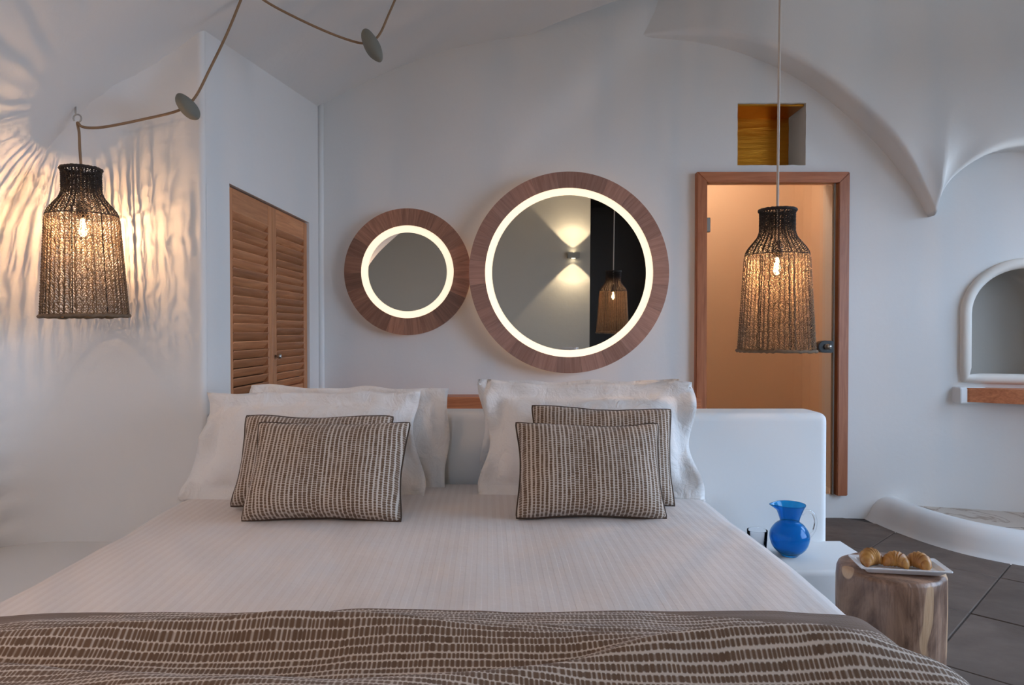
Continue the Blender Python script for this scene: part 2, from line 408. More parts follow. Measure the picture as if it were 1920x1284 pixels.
def louvre_leaf(y0, y1, knob_side, label):
    root = empty('louvred_door', (xw(y0), y0, LZ0 + 0.004), (0, 0, atan(-0.0274)))
    tag(root, label, 'wardrobe door', 'louvred wardrobe doors')
    w = y1 - y0; h = LZ1 - LZ0 - 0.010; st = 0.052; d0, d1 = -0.042, -0.012
    for a in (0, w - st): box('stile', d0, d1, a, a + st, 0, h, LOUV_Z, root, 0.003, 1)
    box('top_rail', d0 + .002, d1 - .001, st, w - st, h - 0.105, h, LOUV_Y, root, 0.002, 1)
    zb = 0.60 if knob_side < 0 else 0.565
    box('bottom_panel', d0 + .002, d1 - .006, st, w - st, 0, zb, LOUV_Y, root, 0.002, 1)
    z = zb + 0.022; top = h - 0.105 - 0.012; ns = 21; s0 = None
    for k in range(ns):
        zz = z + (top - z) * k / (ns - 1)
        if s0 is None:
            M = Matrix.Translation((0, 0, 0)) @ Matrix.Rotation(radians(38), 4, 'Y')
            s0 = box('slat', -0.0035, 0.0035, st + .001, w - st - .001, -0.024, 0.024, LOUV_Y, root, 0.002, 1, M); o = s0
        else: o = s0.copy(); C.objects.link(o)
        o.location = (-0.025, 0, zz)
    if knob_side:
        yk = w - st / 2 if knob_side > 0 else st / 2
        kz = 0.985 - LZ0
        k = lathe('knob', [(0.0005, 0), (0.006, 0.0), (0.005, 0.012), (0.011, 0.017), (0.013, 0.024), (0.010, 0.031), (0.0005, 0.033)], STEEL, root, 20, (d1, yk, kz)); k.rotation_euler = (0, pi / 2, 0)
    return root
YM = 3.405
louvre_leaf(LY0 + 0.004, YM - 0.001, 0, 'slatted brown wooden wardrobe door with plain meeting edge beside the lamp wall')
louvre_leaf(YM + 0.001, LY1 - 0.004, -1, 'slatted brown wooden wardrobe door with small metal knob beside the mirror wall')

struct(tube('trim_light_line', [(xw(4.11) + 0.012, 4.118, z) for z in (0.0, 0.8, 1.6, 2.6)], 0.017, WHITE2, None, 12))  # corner bead added to catch a bright line of light

# ------------------------------------------------------------------ low headboard wall, ledges, shower curb
hb = box('wall_headboard', -1.19, 1.224, 2.67, 2.865, -0.05, 0.796, WHITE2, None, 0.032, 5); struct(hb)
def rounded_ledge(name, x0, x1, y0, y1, z1, r, corners):
    """a masonry ledge with a rounded plan corner"""
    bm = bmesh.new(); pts = []
    def arc(cx, cy, a0, a1):
        for i in range(9):
            a = a0 + (a1 - a0) * i / 8; pts.append((cx + r * cos(a), cy + r * sin(a)))
    if 'l' in corners: arc(x0 + r, y0 + r, pi, 1.5 * pi)
    else: pts.append((x0, y0))
    if 'r' in corners: arc(x1 - r, y0 + r, 1.5 * pi, 2 * pi)
    else: pts.append((x1, y0))
    pts.append((x1, y1)); pts.append((x0, y1))
    vs = [bm.verts.new((x, y, -0.02)) for x, y in pts]; f = bm.faces.new(vs)
    ex = bmesh.ops.extrude_face_region(bm, geom=[f]); top = [g for g in ex['geom'] if isinstance(g, bmesh.types.BMVert)]
    for v in top: v.co.z = z1
    te = [e for e in bm.edges if all(abs(v.co.z - z1) < 1e-5 for v in e.verts)]
    bmesh.ops.bevel(bm, geom=te, offset=0.02, segments=4, affect='EDGES', profile=0.5)
    return struct(from_bm(name, bm, WHITE2, None, True))
rounded_ledge('wall_ledge_right', 0.70, 1.285, 2.34, 2.69, 0.30, 0.10, 'r')
rounded_ledge('wall_ledge_left', -1.96, -1.17, 1.2, 2.69, 0.30, 0.10, '')
path = smooth_path([(2.13, 4.25, 0), (2.125, 4.08, 0), (2.15, 3.84, 0), (2.22, 3.58, 0), (2.34, 3.38, 0), (2.55, 3.22, 0), (2.95, 3.08, 0), (3.5, 2.98, 0)], 8)
sec = [(-0.045, -0.02), (-0.02, 0.0), (0.0, 0.03), (0.02, 0.075), (0.05, 0.115), (0.085, 0.135), (0.12, 0.138), (0.15, 0.128), (0.168, 0.105), (0.172, 0.06)]
cv = []; inner = []
for i, p in enumerate(path):
    tn = (path[min(i + 1, len(path) - 1)] - path[max(i - 1, 0)]).normalized(); nrm = Vector((-tn.y, tn.x, 0))
    for o_, z in sec: cv.append(p + nrm * o_ + Vector((0, 0, z)))
    inner.append(p + nrm * 0.14)
struct(mk('wall_shower_curb', cv, grid_faces(len(path), len(sec)), WHITE2))
t = NT('beige_marble'); v = t.coord('Object', (1, 1, 1), True); a = t.noise(v, 2.5, 7, 0.6, 1.6); vein = t.math('ABSOLUTE', t.math('SUBTRACT', t.noise(v, 1.6, 5, 0.6, 2.2), 0.5))
c = t.mix(a, col(0.50, 0.42, 0.35), col(0.66, 0.58, 0.50)); c = t.mix(t.ss(0.035, 0.0, vein), c, col(0.34, 0.24, 0.17)); t.base(c, 0.35); MARBLE = t.m
sf = struct(mk('floor_shower', [(p.x, p.y, 0.082) for p in inner] + [(3.5, 4.25, 0.082)], [tuple(range(len(inner) + 1))], grout, None, False))
for x0, x1, y0, y1 in [(2.1, 2.652, 2.95, 3.6), (2.656, 3.208, 2.95, 3.6), (3.212, 3.5, 2.95, 3.6), (2.1, 2.40, 3.604, 4.2), (2.404, 2.956, 3.604, 4.2), (2.96, 3.5, 3.604, 4.2)]:
    poly = []
    bm = bmesh.new(); inn = [q for q in inner]
    lim = lambda yy: max([p.x for p in inner if abs(p.y - yy) < 0.08] + [2.1])
    # clip the slab to the inside of the curb
    for i in range(13):
        for j in range(13):
            poly.append((x0 + (x1 - x0) * i / 12, y0 + (y1 - y0) * j / 12))
    def ok(p): return all((Vector((p[0], p[1], 0)) - inner[k]).dot(Vector((-(inner[k + 1] - inner[k]).y, (inner[k + 1] - inner[k]).x, 0))) > 0.0 for k in range(0, len(inner) - 1))
    vs = [(x, y, 0.09) for x, y in poly]
    fs = [q for q in grid_faces(13, 13) if all(ok(poly[k]) for k in q)]
    if fs:
        used = sorted({k for q in fs for k in q}); mp = {k: i for i, k in enumerate(used)}
        mk('marble_tile', [vs[k] for k in used], [tuple(mp[k] for k in q) for q in fs], MARBLE, sf, smooth=False)

# ------------------------------------------------------------------ right wall with terrace doorway, rear wall, lightless alcove
wr = struct(sheet_with_holes('wall_right', -3.0, 4.3, -0.05, 3.45, 0.25, [dense_rect(WIN_Y[0], WIN_Y[1], WIN_Z[0], WIN_Z[1], 4), dense_rect(SWY[0], SWY[1], SWZ[0], SWZ[1], 4)], lambda u, v: (WIN_X, u, v), WHITE))
rv = dense_rect(WIN_Y[0], WIN_Y[1], WIN_Z[0], WIN_Z[1], 1)
mk('doorway_reveal', [(WIN_X, a, b) for a, b in rv] + [(WIN_X + .25, a, b) for a, b in rv], [(i, (i + 1) % 4, 4 + (i + 1) % 4, 4 + i) for i in range(4)], WHITE2, wr, smooth=False)
AX0, AX1, AZ1 = 1.72, 3.1, 2.95
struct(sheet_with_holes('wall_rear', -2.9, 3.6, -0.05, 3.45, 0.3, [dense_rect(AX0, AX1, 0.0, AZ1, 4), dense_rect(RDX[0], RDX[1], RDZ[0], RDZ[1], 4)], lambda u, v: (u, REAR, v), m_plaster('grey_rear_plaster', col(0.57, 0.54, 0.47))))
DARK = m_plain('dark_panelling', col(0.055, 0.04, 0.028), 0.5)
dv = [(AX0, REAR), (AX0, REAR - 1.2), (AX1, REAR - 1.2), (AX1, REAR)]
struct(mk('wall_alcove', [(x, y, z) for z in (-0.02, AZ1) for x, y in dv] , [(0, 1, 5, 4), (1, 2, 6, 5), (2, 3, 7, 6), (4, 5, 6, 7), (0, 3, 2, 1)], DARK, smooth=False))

# ------------------------------------------------------------------ wash room behind the glass door
BX0, BX1, BY0, BY1, BZ1 = 0.75, 2.2, 4.41, 5.25, 2.5
ba = [(BX0, BY0), (BX0, BY1), (BX1, BY1), (BX1, BY0)]
struct(mk('wall_washroom', [(x, y, z) for z in (0.13, BZ1) for x, y in ba], [(0, 1, 5, 4), (1, 2, 6, 5), (2, 3, 7, 6), (4, 5, 6, 7), (0, 3, 2, 1)], CREAM, smooth=False))
wi = dense_rect(DX0, DX1, DZ0, DZ1, 3)
struct(sheet_with_holes('wall_washroom_front', BX0 - .02, BX1 + .02, 0.1, BZ1 + .02, 0.3, [wi], lambda u, v: (u, BY0, v), CREAM))
wl_root = empty('washroom_light', (1.35, 4.66, BZ1)); tag(wl_root, 'round warm ceiling light inside the room behind the glass door', 'ceiling light')
lathe('light_housing', [(0.0, 0), (0.09, 0), (0.09, -0.02), (0.075, -0.025)], STEEL, wl_root, 24)
lathe('light_diffuser', [(0.075, -0.024), (0.05, -0.03), (0.001, -0.032)], m_emit('washroom_diffuser', col(1.0, 0.62, 0.32), 6), wl_root, 24)
lamp('washroom_glow', 'POINT', (0, 0, -0.05), 12.0, (1.0, 0.76, 0.56), 0.07, wl_root)

# glass door with mahogany frame
door = struct(empty('door_1', (0, 0, 0)), 'frosted glass door in a reddish wooden frame')
FW = 0.062; fy0, fy1 = 4.085, 4.17
def jamb(name, pts):
    bm = bmesh.new(); a = [bm.verts.new((x, fy0, z)) for x, z in pts]; b = [bm.verts.new((x, fy1, z)) for x, z in pts]; n = len(pts)
    bm.faces.new(a); bm.faces.new(b[::-1])
    for i in range(n): bm.faces.new((a[i], b[i], b[(i + 1) % n], a[(i + 1) % n]))
    bmesh.ops.recalc_face_normals(bm, faces=bm.faces); bmesh.ops.bevel(bm, geom=bm.edges[:], offset=0.004, segments=2, affect='EDGES')
    return from_bm(name, bm, MAH_X if name == 'header' else MAH_Z, door, True)
ox0, ox1, oz0, oz1 = 1.086, 1.985, 0.14, 2.05
jamb('jamb', [(ox0, oz0), (ox0 + FW, oz0), (ox0 + FW, oz1 - FW), (ox0, oz1)])
jamb('jamb', [(ox1 - FW, oz0), (ox1, oz0), (ox1, oz1), (ox1 - FW, oz1 - FW)])
jamb('header', [(ox0, oz1), (ox0 + FW, oz1 - FW), (ox1 - FW, oz1 - FW), (ox1, oz1)])
t = NT('satin_glass'); t.base(col(0.97, 0.95, 0.92), 0.12); t.b.inputs['Transmission Weight'].default_value = 1.0; t.b.inputs['IOR'].default_value = 1.12
tr = t.n('ShaderNodeBsdfTransparent'); mx = t.n('ShaderNodeMixShader'); mx.inputs[0].default_value = 0.55
t.t.links.new(tr.outputs[0], mx.inputs[1]); t.t.links.new(t.b.outputs[0], mx.inputs[2]); t.t.links.new(mx.outputs[0], t.t.nodes['Material Output'].inputs[0])
gp = box('glass_panel', ox0 + FW + .003, ox1 - FW - .022, 4.12, 4.128, oz0 + .01, oz1 - FW - .006, t.m, door, 0.001, 1)
box('hinge', ox0 + FW, ox0 + FW + 0.026, 4.108, 4.134, 1.70, 1.785, STEEL, gp, 0.003, 1)
box('hinge', ox0 + FW, ox0 + FW + 0.026, 4.108, 4.134, 0.42, 0.505, STEEL, gp, 0.003, 1)
box('strike_post', ox1 - FW - .018, ox1 - FW - .010, 4.11, 4.14, oz0, oz1 - FW, m_plain('grey_seal', col(0.25, 0.23, 0.2), 0.6), door, 0.001, 1)
bm = bmesh.new(); lp = [(0.0, -0.036), (0.055, -0.036), (0.055, 0.036), (0.0, 0.036)] + [(-0.036 * sin(pi * k / 10), 0.036 * cos(pi * k / 10)) for k in range(1, 10)]
LX, LZ = 1.845, 1.022
a = [bm.verts.new((LX + x, 4.095, LZ + z)) for x, z in lp]; b = [bm.verts.new((LX + x, 4.15, LZ + z)) for x, z in lp]
bm.faces.new(a); bm.faces.new(b[::-1])
for i in range(len(lp)): bm.faces.new((a[i], b[i], b[(i + 1) % len(lp)], a[(i + 1) % len(lp)]))
bmesh.ops.recalc_face_normals(bm, faces=bm.faces); bmesh.ops.bevel(bm, geom=bm.edges[:], offset=0.004, segments=2, affect='EDGES')
from_bm('lock', bm, BLACK, gp, True)
k = lathe('turn_knob', [(0.0005, 0.03), (0.013, 0.028), (0.016, 0.02), (0.014, 0.0), (0.02, -0.004)], STEEL, gp, 20, (LX + 0.02, 4.092, LZ)); k.rotation_euler = (pi / 2, 0, 0)

# brushed gold back of the square opening
t = NT('brushed_gold'); v = t.coord('Object', (1.5, 1, 18)); a = t.noise(v, 2.0, 5, 0.6, 0.8)
t.base(t.mix(a, col(0.58, 0.20, 0.012), col(0.85, 0.38, 0.05)), 0.28, 1.0); t.bump(a, 0.5, 0.008); GOLD = t.m
box('gold_panel', HX0 - .02, HX1 + .02, 4.385, 4.395, HZ0 - .02, HZ1 + .02, GOLD, wb)
box('gold_soffit', HX0 + .004, HX1 - .004, 4.15, 4.39, HZ1 - .012, HZ1 + .01, GOLD, wb)

# ------------------------------------------------------------------ wooden ledge along the back wall
lg = tag(empty('wooden_ledge', (0, 0, 0)), 'long low wooden ledge running along the wall under the mirrors', 'ledge')
box('plank', -1.14, -0.16, 3.955, 4.125, 0.665, 0.738, MAH_X, lg, 0.004, 1)
box('plank', -0.155, 1.085, 3.965, 4.125, 0.652, 0.727, MAH_X, lg, 0.004, 1)

# niche shelf
ws = tag(empty('wall_shelf', (0, 0, 0)), 'thick reddish wooden shelf with curved edge under the arched niche', 'shelf')
bm = bmesh.new()
fr = smooth_path([(2.575, yb(2.58) + .02, 0), (2.585, yb(2.58) - 0.06, 0), (2.64, 3.90, 0), (2.80, 3.79, 0), (3.05, 3.68, 0), (3.42, 3.55, 0)], 6)
pts = [(p.x, p.y) for p in fr] + [(3.42, 4.0)]
a = [bm.verts.new((x, y, 0.712)) for x, y in pts]; b = [bm.verts.new((x, y, 0.792)) for x, y in pts]
bm.faces.new(a); bm.faces.new(b[::-1])
for i in range(len(pts)): bm.faces.new((a[i], b[i], b[(i + 1) % len(pts)], a[(i + 1) % len(pts)]))
bmesh.ops.recalc_face_normals(bm, faces=bm.faces)
from_bm('board', bm, MAH_X, ws, True)
box('bracket', 2.545, 2.70, yb(2.6) - 0.055, yb(2.6) + 0.05, 0.70, 0.795, WHITE2, ws, 0.012, 3)

# ------------------------------------------------------------------ round mirrors
def ring_sector(n, r0, r1, y0, y1, k=5):
    h = pi / n - 0.0007; vs = []
    for y in (y0, y1):
        for r in (r0, r1):
            for i in range(k + 1):
                a = -h + 2 * h * i / k; vs.append((r * sin(a), y, r * cos(a)))
    q = k + 1; f = []
    for i in range(k):
        f += [(i, i + 1, q + i + 1, q + i), (2 * q + i, 3 * q + i, 3 * q + i + 1, 2 * q + i + 1), (q + i, q + i + 1, 3 * q + i + 1, 3 * q + i), (i, 2 * q + i, 2 * q + i + 1, i + 1)]
    f += [(0, q, 3 * q, 2 * q), (k, 2 * q + k, 3 * q + k, q + k)]
    bm = bmesh.new(); V = [bm.verts.new(v) for v in vs]
    for t_ in f: bm.faces.new([V[i] for i in t_])
    return bm
def annulus(r0, r1, y, n=96):
    vs = [(r * sin(2 * pi * i / n), y, r * cos(2 * pi * i / n)) for r in (r0, r1) for i in range(n)]
    return vs, grid_faces(2, n, True)
def mirror(loc, ro, ri, rg, n, mat, label, rot):
    root = tag(empty('round_mirror', loc), label, 'mirror')
    s0 = None
    for i in range(n):
        if s0 is None: s0 = from_bm('frame_segment', ring_sector(n, ri, ro, -0.05, -0.012), mat, root); o = s0
        else: o = s0.copy(); C.objects.link(o)
        o.rotation_euler = (0, 2 * pi * i / n + rot, 0); o.location = (0, random.uniform(-0.0010, 0.0), 0)
    bv, bf = annulus(ri + .002, ro - .004, -0.014); mk('backing_ring', bv, bf, DARKW, root, smooth=False)
    # opal light band, slightly dished towards the glass
    prof_ = [(ri + .004, -0.046), (ri - 0.006, -0.044), (rg + 0.006, -0.038), (rg - 0.002, -0.036)]
    m_ = 96; vs = [(r * sin(2 * pi * i / m_), y, r * cos(2 * pi * i / m_)) for r, y in prof_ for i in range(m_)]
    mk('light_band', vs, grid_faces(4, m_, True), GLOW, root)
    vs = [(rg * sin(2 * pi * i / m_), y, rg * cos(2 * pi * i / m_)) for y in (-0.040, -0.02) for i in range(m_)]
    mk('mirror_glass', vs, grid_faces(2, m_, True) + [tuple(range(m_))[::-1], tuple(range(m_, 2 * m_))], MIRROR, root, smooth=False)
    vs = [(r * sin(2 * pi * i / m_), y, r * cos(2 * pi * i / m_)) for r, y in ((ro - .05, -.004), (ro - .035, -.004), (ro - .035, -.012), (ro - .05, -.012)) for i in range(m_)]
    mk('halo_strip', vs, grid_faces(4, m_, True), HALO, root)
    return root
mb = mirror((0.332, 4.078, 1.453), 0.583, 0.490, 0.449, 24, RING_B, 'large round mirror with wide segmented wooden frame and glowing inner ring', 0.0)
mb.rotation_euler = (radians(1.1), 0, radians(2.2))
ms = mirror((-0.614, 4.122, 1.462), 0.371, 0.272, 0.231, 21, RING_A, 'small round mirror with dark segmented wooden frame beside the wardrobe doors', 0.05)

# ------------------------------------------------------------------ bed
BED_Z = 0.545
bed_rot = Matrix.Rotation(radians(2.0), 4, 'Z'); bed_org = Vector((-0.245, 2.655, 0))
def bed_xy(u, v): return bed_org + bed_rot @ Vector((u, -v, 0))       # u across, v from head to foot
bed = tag(empty('bed', tuple(bed_org), (0, 0, radians(2.0))), 'wide low double bed against the white headboard wall', 'bed')
box('base', -0.85, 0.85, -2.0, -0.05, 0.0, 0.24, WHITE2, bed, 0.02, 3)
box('mattress', -0.86, 0.86, -2.02, -0.05, 0.242, 0.50, m_plain('mattress_ticking', col(0.78, 0.76, 0.73), 0.9), bed, 0.05, 4)
def bed_section(s, half=0.95, r=0.085):
    """arc-length s across the bed -> (u, z offset from the top)"""
    sg = 1 if s >= 0 else -1; s = abs(s); flat = half - r; q = pi / 2 * r
    if s <= flat: return sg * s, 0.0
    if s <= flat + q:
        a = (s - flat) / r; return sg * (flat + r * sin(a)), -(r - r * cos(a))
    return sg * half, -r - (s - flat - q)
def duvet_top(u, v):
    e = max(0.0, abs(u) - 0.45)
    return (BED_Z - 0.016 * (e / 0.45) ** 2 - 0.012 * sstep(0.35, 0.0, v) + 0.010 * nz(u * 1.9, v * 1.7, 1.0) + 0.004 * nz(u * 6, v * 4, 5.0)
            + 0.003 * nz(u * 4 + v * 9, v * 3 - u * 8, 9.0))
t = NT('satin_stripe_linen'); tc = t.n('ShaderNodeTexCoord'); sp = t.n('ShaderNodeSeparateXYZ'); t.set(sp.inputs[0], tc.outputs['UV'])
st = t.math('FRACT', t.math('DIVIDE', sp.outputs[0], 0.026)); st = t.ss(0.42, 0.58, t.math('MULTIPLY', t.math('ABSOLUTE', t.math('SUBTRACT', st, 0.5)), 2.0))
t.base(t.mix(st, col(0.775, 0.715, 0.685), col(0.80, 0.745, 0.715)), t.math('SUBTRACT', 0.75, t.math('MULTIPLY', st, 0.22)))
w = t.noise(tc.outputs['UV'], 9, 4, 0.6); t.bump(t.math('ADD', w, t.math('MULTIPLY', st, 0.08)), 0.25, 0.012); t.b.inputs['Sheen Weight'].default_value = 0.1; LINEN = t.m
ns_, nv_ = 90, 80; vs = []; uv = []
for j in range(nv_):
    v = 0.035 + 2.04 * j / (nv_ - 1)
    for i in range(ns_):
        s = -1.17 + 2.34 * i / (ns_ - 1); u, dz = bed_section(s)
        p = bed_xy(u + 0.006 * nz(v * 3, 2.2) * sstep(-0.03, -0.12, dz), v); z = duvet_top(u, v) + dz
        vs.append((p.x, p.y, max(z, 0.31 if p.y > 1.15 else 0.05))); uv.append((s + 2, v))
dv = mk('duvet', vs, grid_faces(nv_, ns_, flip=True), LINEN, None, True, uv); tag(dv, 'cream satin striped duvet spread smoothly over the bed', 'duvet')

# folded patterned runner at the foot end
BROWN = col(0.115, 0.068, 0.040); CRM = col(0.62, 0.54, 0.465)
RUN = m_ikat('brown_ikat_throw', 0.0130, 0.0086, 1, BROWN, CRM, col(0.22, 0.145, 0.10))
ns_, nv_ = 200, 150; vs = []; uv = []; hem = []
V0 = 1.285
def fold(u, v, v0, amp, wd, lean=0.5):
    q = (v - v0) / wd
    return amp * exp(-(q * q) if q > 0 else -(q / lean) ** 2)
for j in range(nv_):
    vv = 0.80 * j / (nv_ - 1)
    for i in range(ns_):
        s = -1.25 + 2.5 * i / (ns_ - 1); u, dz = bed_section(s, 0.968, 0.095)
        edge = 0.014 * nz(u * 2.2, 4.4) + 0.010 * sin(u * 3.0 + 0.6) + 0.012 * u
        v = V0 + edge + vv
        h = 0.012 + 0.004 * nz(u * 3, v * 7, 2)
        h += fold(u, v, V0 + 0.045 + 0.02 * nz(u * 1.5, 7.7), 0.016, 0.05)
        h += fold(u, v, V0 + 0.155 - 0.035 * sin(u * 2.0 + 0.7), 0.042 * sstep(1.05, 0.1, abs(u + 0.35)) + 0.006, 0.045)
        h += fold(u, v, V0 + 0.215 + 0.05 * sin(u * 2.6 - 0.9), 0.040 * sstep(-0.55, 0.15, u) + 0.005, 0.06, 0.4)
        h += fold(u, v, V0 + 0.30 + 0.05 * sin(u * 4.1 + 2.0), 0.034, 0.05)
        h += fold(u, v, V0 + 0.40 + 0.08 * u, 0.028, 0.07) + 0.007 * nz(u * 5 + v * 6, v * 9 - u * 3, 3)
        h = 0.010 + (h - 0.010) * min(1.0, 0.10 + vv / 0.20) * (1 - 0.6 * sstep(0.7, 0.95, abs(u)))
        p = bed_xy(u + (1 if u > 0 else -1) * 0.006 * abs(nz(v * 4, dz * 5, 6)) * sstep(-0.05, -0.12, dz), v)
        zt = duvet_top(max(-0.95, min(0.95, u)), min(v, 2.0)) + h + dz
        if v > 2.085: zt -= (v - 2.085) * 2.0
        vs.append((p.x, p.y, max(0.306 if u < 0 and p.y > 1.17 else 0.08, zt))); uv.append((s + 2, vv + 0.012 * nz(u * 1.1, vv * 3, 8) + 0.02 * u * vv))
        hw = 0.07 * sstep(0.45, 0.75, u) + 0.06 * sstep(-0.5, -0.85, u) + 0.004
        hem.append(1.0 if vv < hw else 0.0)
rn = mk('bed_runner', vs, grid_faces(nv_, ns_, flip=True), RUN, None, True, uv)
at = rn.data.attributes.new('hem', 'FLOAT', 'POINT'); at.data.foreach_set('value', hem)
tag(rn, 'brown and cream striped woven throw folded across the foot of the bed', 'throw')

# ------------------------------------------------------------------ pillows and cushions
PILLOW = NT('white_cotton'); v = PILLOW.coord(); w = PILLOW.noise(v, 16, 4, 0.6, 0.6)
PILLOW.base(col(0.84, 0.815, 0.79), 0.8); PILLOW.bump(w, 0.6, 0.02); PILLOW.b.inputs['Sheen Weight'].default_value = 0.1; PILLOW = PILLOW.m
CUSH = m_ikat('brown_ikat_cushion', 0.0128, 0.0068, 0, BROWN, CRM, None, 0.15, 0.13)
PIPE = m_plain('dark_brown_piping', col(0.07, 0.042, 0.027), 0.9)
def pillow(name, Wd, H, T, base, lean, yaw, label, cat, group, mat, flange=0.0, pinch=0.05, seed=0, roll=0.0, piping=False, sag=0.0, flare=0.0):
    n, m = 44, 34; ea = flange / (Wd / 2); eb = flange / (H / 2); vs = []; uv = []; outline = {}
    def pt(a, b, side):
        ca, cb = max(-1, min(1, a)), max(-1, min(1, b))
        x = Wd / 2 * a * (1 - pinch * (1 - cb * cb)); z = H / 2 * b * (1 - pinch * 1.3 * (1 - ca * ca))
        ex = 3.2 if flange else 4.6
        if not flange:
            cr = abs(a * b) ** 5; x *= 1 - 0.035 * cr; z *= 1 - 0.055 * cr
        th = T / 2 * ((1 - abs(ca) ** ex) * (1 - abs(cb) ** ex)) ** 0.55 * (1 - 0.12 * cb)
        over = max(abs(a) - 1, 0) / max(ea, 1e-6) if flange else 0
        over2 = max(abs(b) - 1, 0) / max(eb, 1e-6) if flange else 0
        ov = min(1.4, max(over, over2))
        y = side * (th + 0.003) + side * th * 0.16 * nz(x * 7 + seed, z * 7, seed * 1.7)
        wr = nz(x * 16 + seed * 3, z * 16, 4.1 + seed) * 0.006 * (abs(ca) ** 3 + abs(cb) ** 3)
        y += wr
        if flange:
            y += ov * (0.024 * sin(z * 26 + seed * 2) * (1 if over > over2 else 0) + 0.007 * sin(x * 19 + seed) * (1 if over2 >= over else 0))
            x += 0.010 * over * sin(z * 21 + seed * 1.3) * (1 if a > 0 else -1); z += 0.004 * over2 * nz(x * 9, seed) * 2
            if b < -1: y -= over2 * 0.02
        x *= 1 + flare * sstep(0.0, -1.2, b)
        z -= sag * (1 - ca * ca) * sstep(-0.2, 1.0, b)
        x += 0.006 * nz(z * 5, seed * 2.2); z += (0.014 if flange else 0.007) * nz(x * 5, seed * 5.1) * sstep(-0.6, 0.6, b)
        return Vector((x, y, z))
    for side in (-1, 1):
        for j in range(m):
            b = (1 + eb) * (-1 + 2 * j / (m - 1))
            for i in range(n):
                a = (1 + ea) * (-1 + 2 * i / (n - 1)); p = pt(a, b, side); vs.append(p); uv.append((p.x + 1, p.z + 1))
    fs = grid_faces(m, n) + [tuple(q + n * m for q in f) for f in grid_faces(m, n, flip=True)]
    per = [j * 0 + i for i in range(n)] + [j * n + n - 1 for j in range(1, m)] + [(m - 1) * n + i for i in range(n - 2, -1, -1)] + [j * n for j in range(m - 2, 0, -1)]
    for k in range(len(per)):
        a, b = per[k], per[(k + 1) % len(per)]; fs.append((b, a, a + n * m, b + n * m))
    Rm = Matrix.Rotation(radians(yaw), 4, 'Z') @ Matrix.Rotation(radians(-lean), 4, 'X') @ Matrix.Rotation(radians(roll), 4, 'Y')
    root = empty(name, base, Rm.to_euler())
    tag(root, label, cat, group)
    up = H / 2 + flange * 0.9
    sh = [p + Vector((0, 0, up)) for p in vs]
    mk('cover', sh, fs, mat, root, True, uv)
    if piping:
        pp = [(sh[a] + sh[a + n * m]) / 2 for a in per]
        tube('piping', pp, 0.0042, PIPE, root, 6, True)
    return root
G1, G2 = 'white pillows against the headboard wall', 'striped scatter cushions on the bed'
pz = BED_Z - 0.02
pillow('bed_pillow', 0.66, 0.275, 0.118, (-0.625, 2.577, pz), 7, -1, 'white flanged pillow behind another below the louvred doors', 'pillow', G1, PILLOW, 0.055, 0.02, 1, 0.8)
pillow('bed_pillow', 0.66, 0.285, 0.13, (-0.725, 2.405, pz), 20, 1, 'white flanged pillow with flared corners right behind the two cushions below the louvred doors', 'pillow', G1, PILLOW, 0.055, 0.02, 2, 0.0, flare=0.12)
pillow('bed_pillow', 0.63, 0.300, 0.106, (0.255, 2.589, pz), 6, 1, 'white flanged pillow standing behind another below the large mirror', 'pillow', G1, PILLOW, 0.055, 0.02, 3, 0.0)
pillow('bed_pillow', 0.64, 0.310, 0.13, (0.275, 2.430, pz), 15, -2, 'white flanged pillow right behind the two cushions below the large mirror', 'pillow', G1, PILLOW, 0.055, 0.02, 4, 0.5, flare=0.03)
pillow('scatter_cushion', 0.515, 0.325, 0.145, (-0.660, 2.234, BED_Z - .008), 26, 2, 'brown striped cushion half hidden behind another below the louvred doors', 'cushion', G2, CUSH, 0, 0.085, 5, 1.0, True)
pillow('scatter_cushion', 0.495, 0.325, 0.165, (-0.570, 2.062, BED_Z - .008), 26, -1, 'brown and cream striped cushion foremost of the pair below the louvred doors', 'cushion', G2, CUSH, 0, 0.085, 6, 0.0, True)
pillow('scatter_cushion', 0.490, 0.345, 0.125, (0.295, 2.268, BED_Z - .008), 22, -3, 'brown striped cushion half hidden behind another below the large mirror', 'cushion', G2, CUSH, 0, 0.085, 7, 1.0, True)
pillow('scatter_cushion', 0.470, 0.315, 0.165, (0.240, 2.090, BED_Z - .008), 26, 2, 'brown and cream striped cushion foremost of the pair below the large mirror', 'cushion', G2, CUSH, 0, 0.085, 8, 0.8, True)

# soft contact: neighbours flatten against each other and the undersides settle on the duvet
from mathutils.bvhtree import BVHTree
def soft_parts(root): return [c for c in root.children if c.type == 'MESH']
def soft_tree(root):
    c = next(q for q in soft_parts(root) if q.name.startswith('cover')); M = root.matrix_basis
    return BVHTree.FromPolygons([M @ v.co for v in c.data.vertices], [tuple(p.vertices) for p in c.data.polygons])
def depth_in(tree, p, d):
    """how far p must travel along d to leave the closed body, 0 when outside"""
    hits = []; o = p.copy(); t0 = 0.0
    for _ in range(8):
        h = tree.ray_cast(o, d)
        if h[0] is None: break
        t0 += h[3] + 1e-5; hits.append(t0); o = h[0] + d * 1e-5
    return hits[0] if len(hits) % 2 else 0.0
def press(front, back, rounds=4):
    for _ in range(rounds):
        n = (front.matrix_basis.to_3x3() @ Vector((0, 1, 0)) + back.matrix_basis.to_3x3() @ Vector((0, 1, 0))).normalized()
        tf, tb = soft_tree(front), soft_tree(back); moves = []
        for root, tree, d in ((front, tb, -n), (back, tf, n)):
            M = root.matrix_basis; Mi = M.inverted()
            for c in soft_parts(root):
                for v in c.data.vertices:
                    p = M @ v.co; q = depth_in(tree, p, d)
                    if 0.0 < q < 0.09: moves.append((v, Mi @ (p + d * (q * 0.52 + 0.0004))))
        for v, co in moves: v.co = co
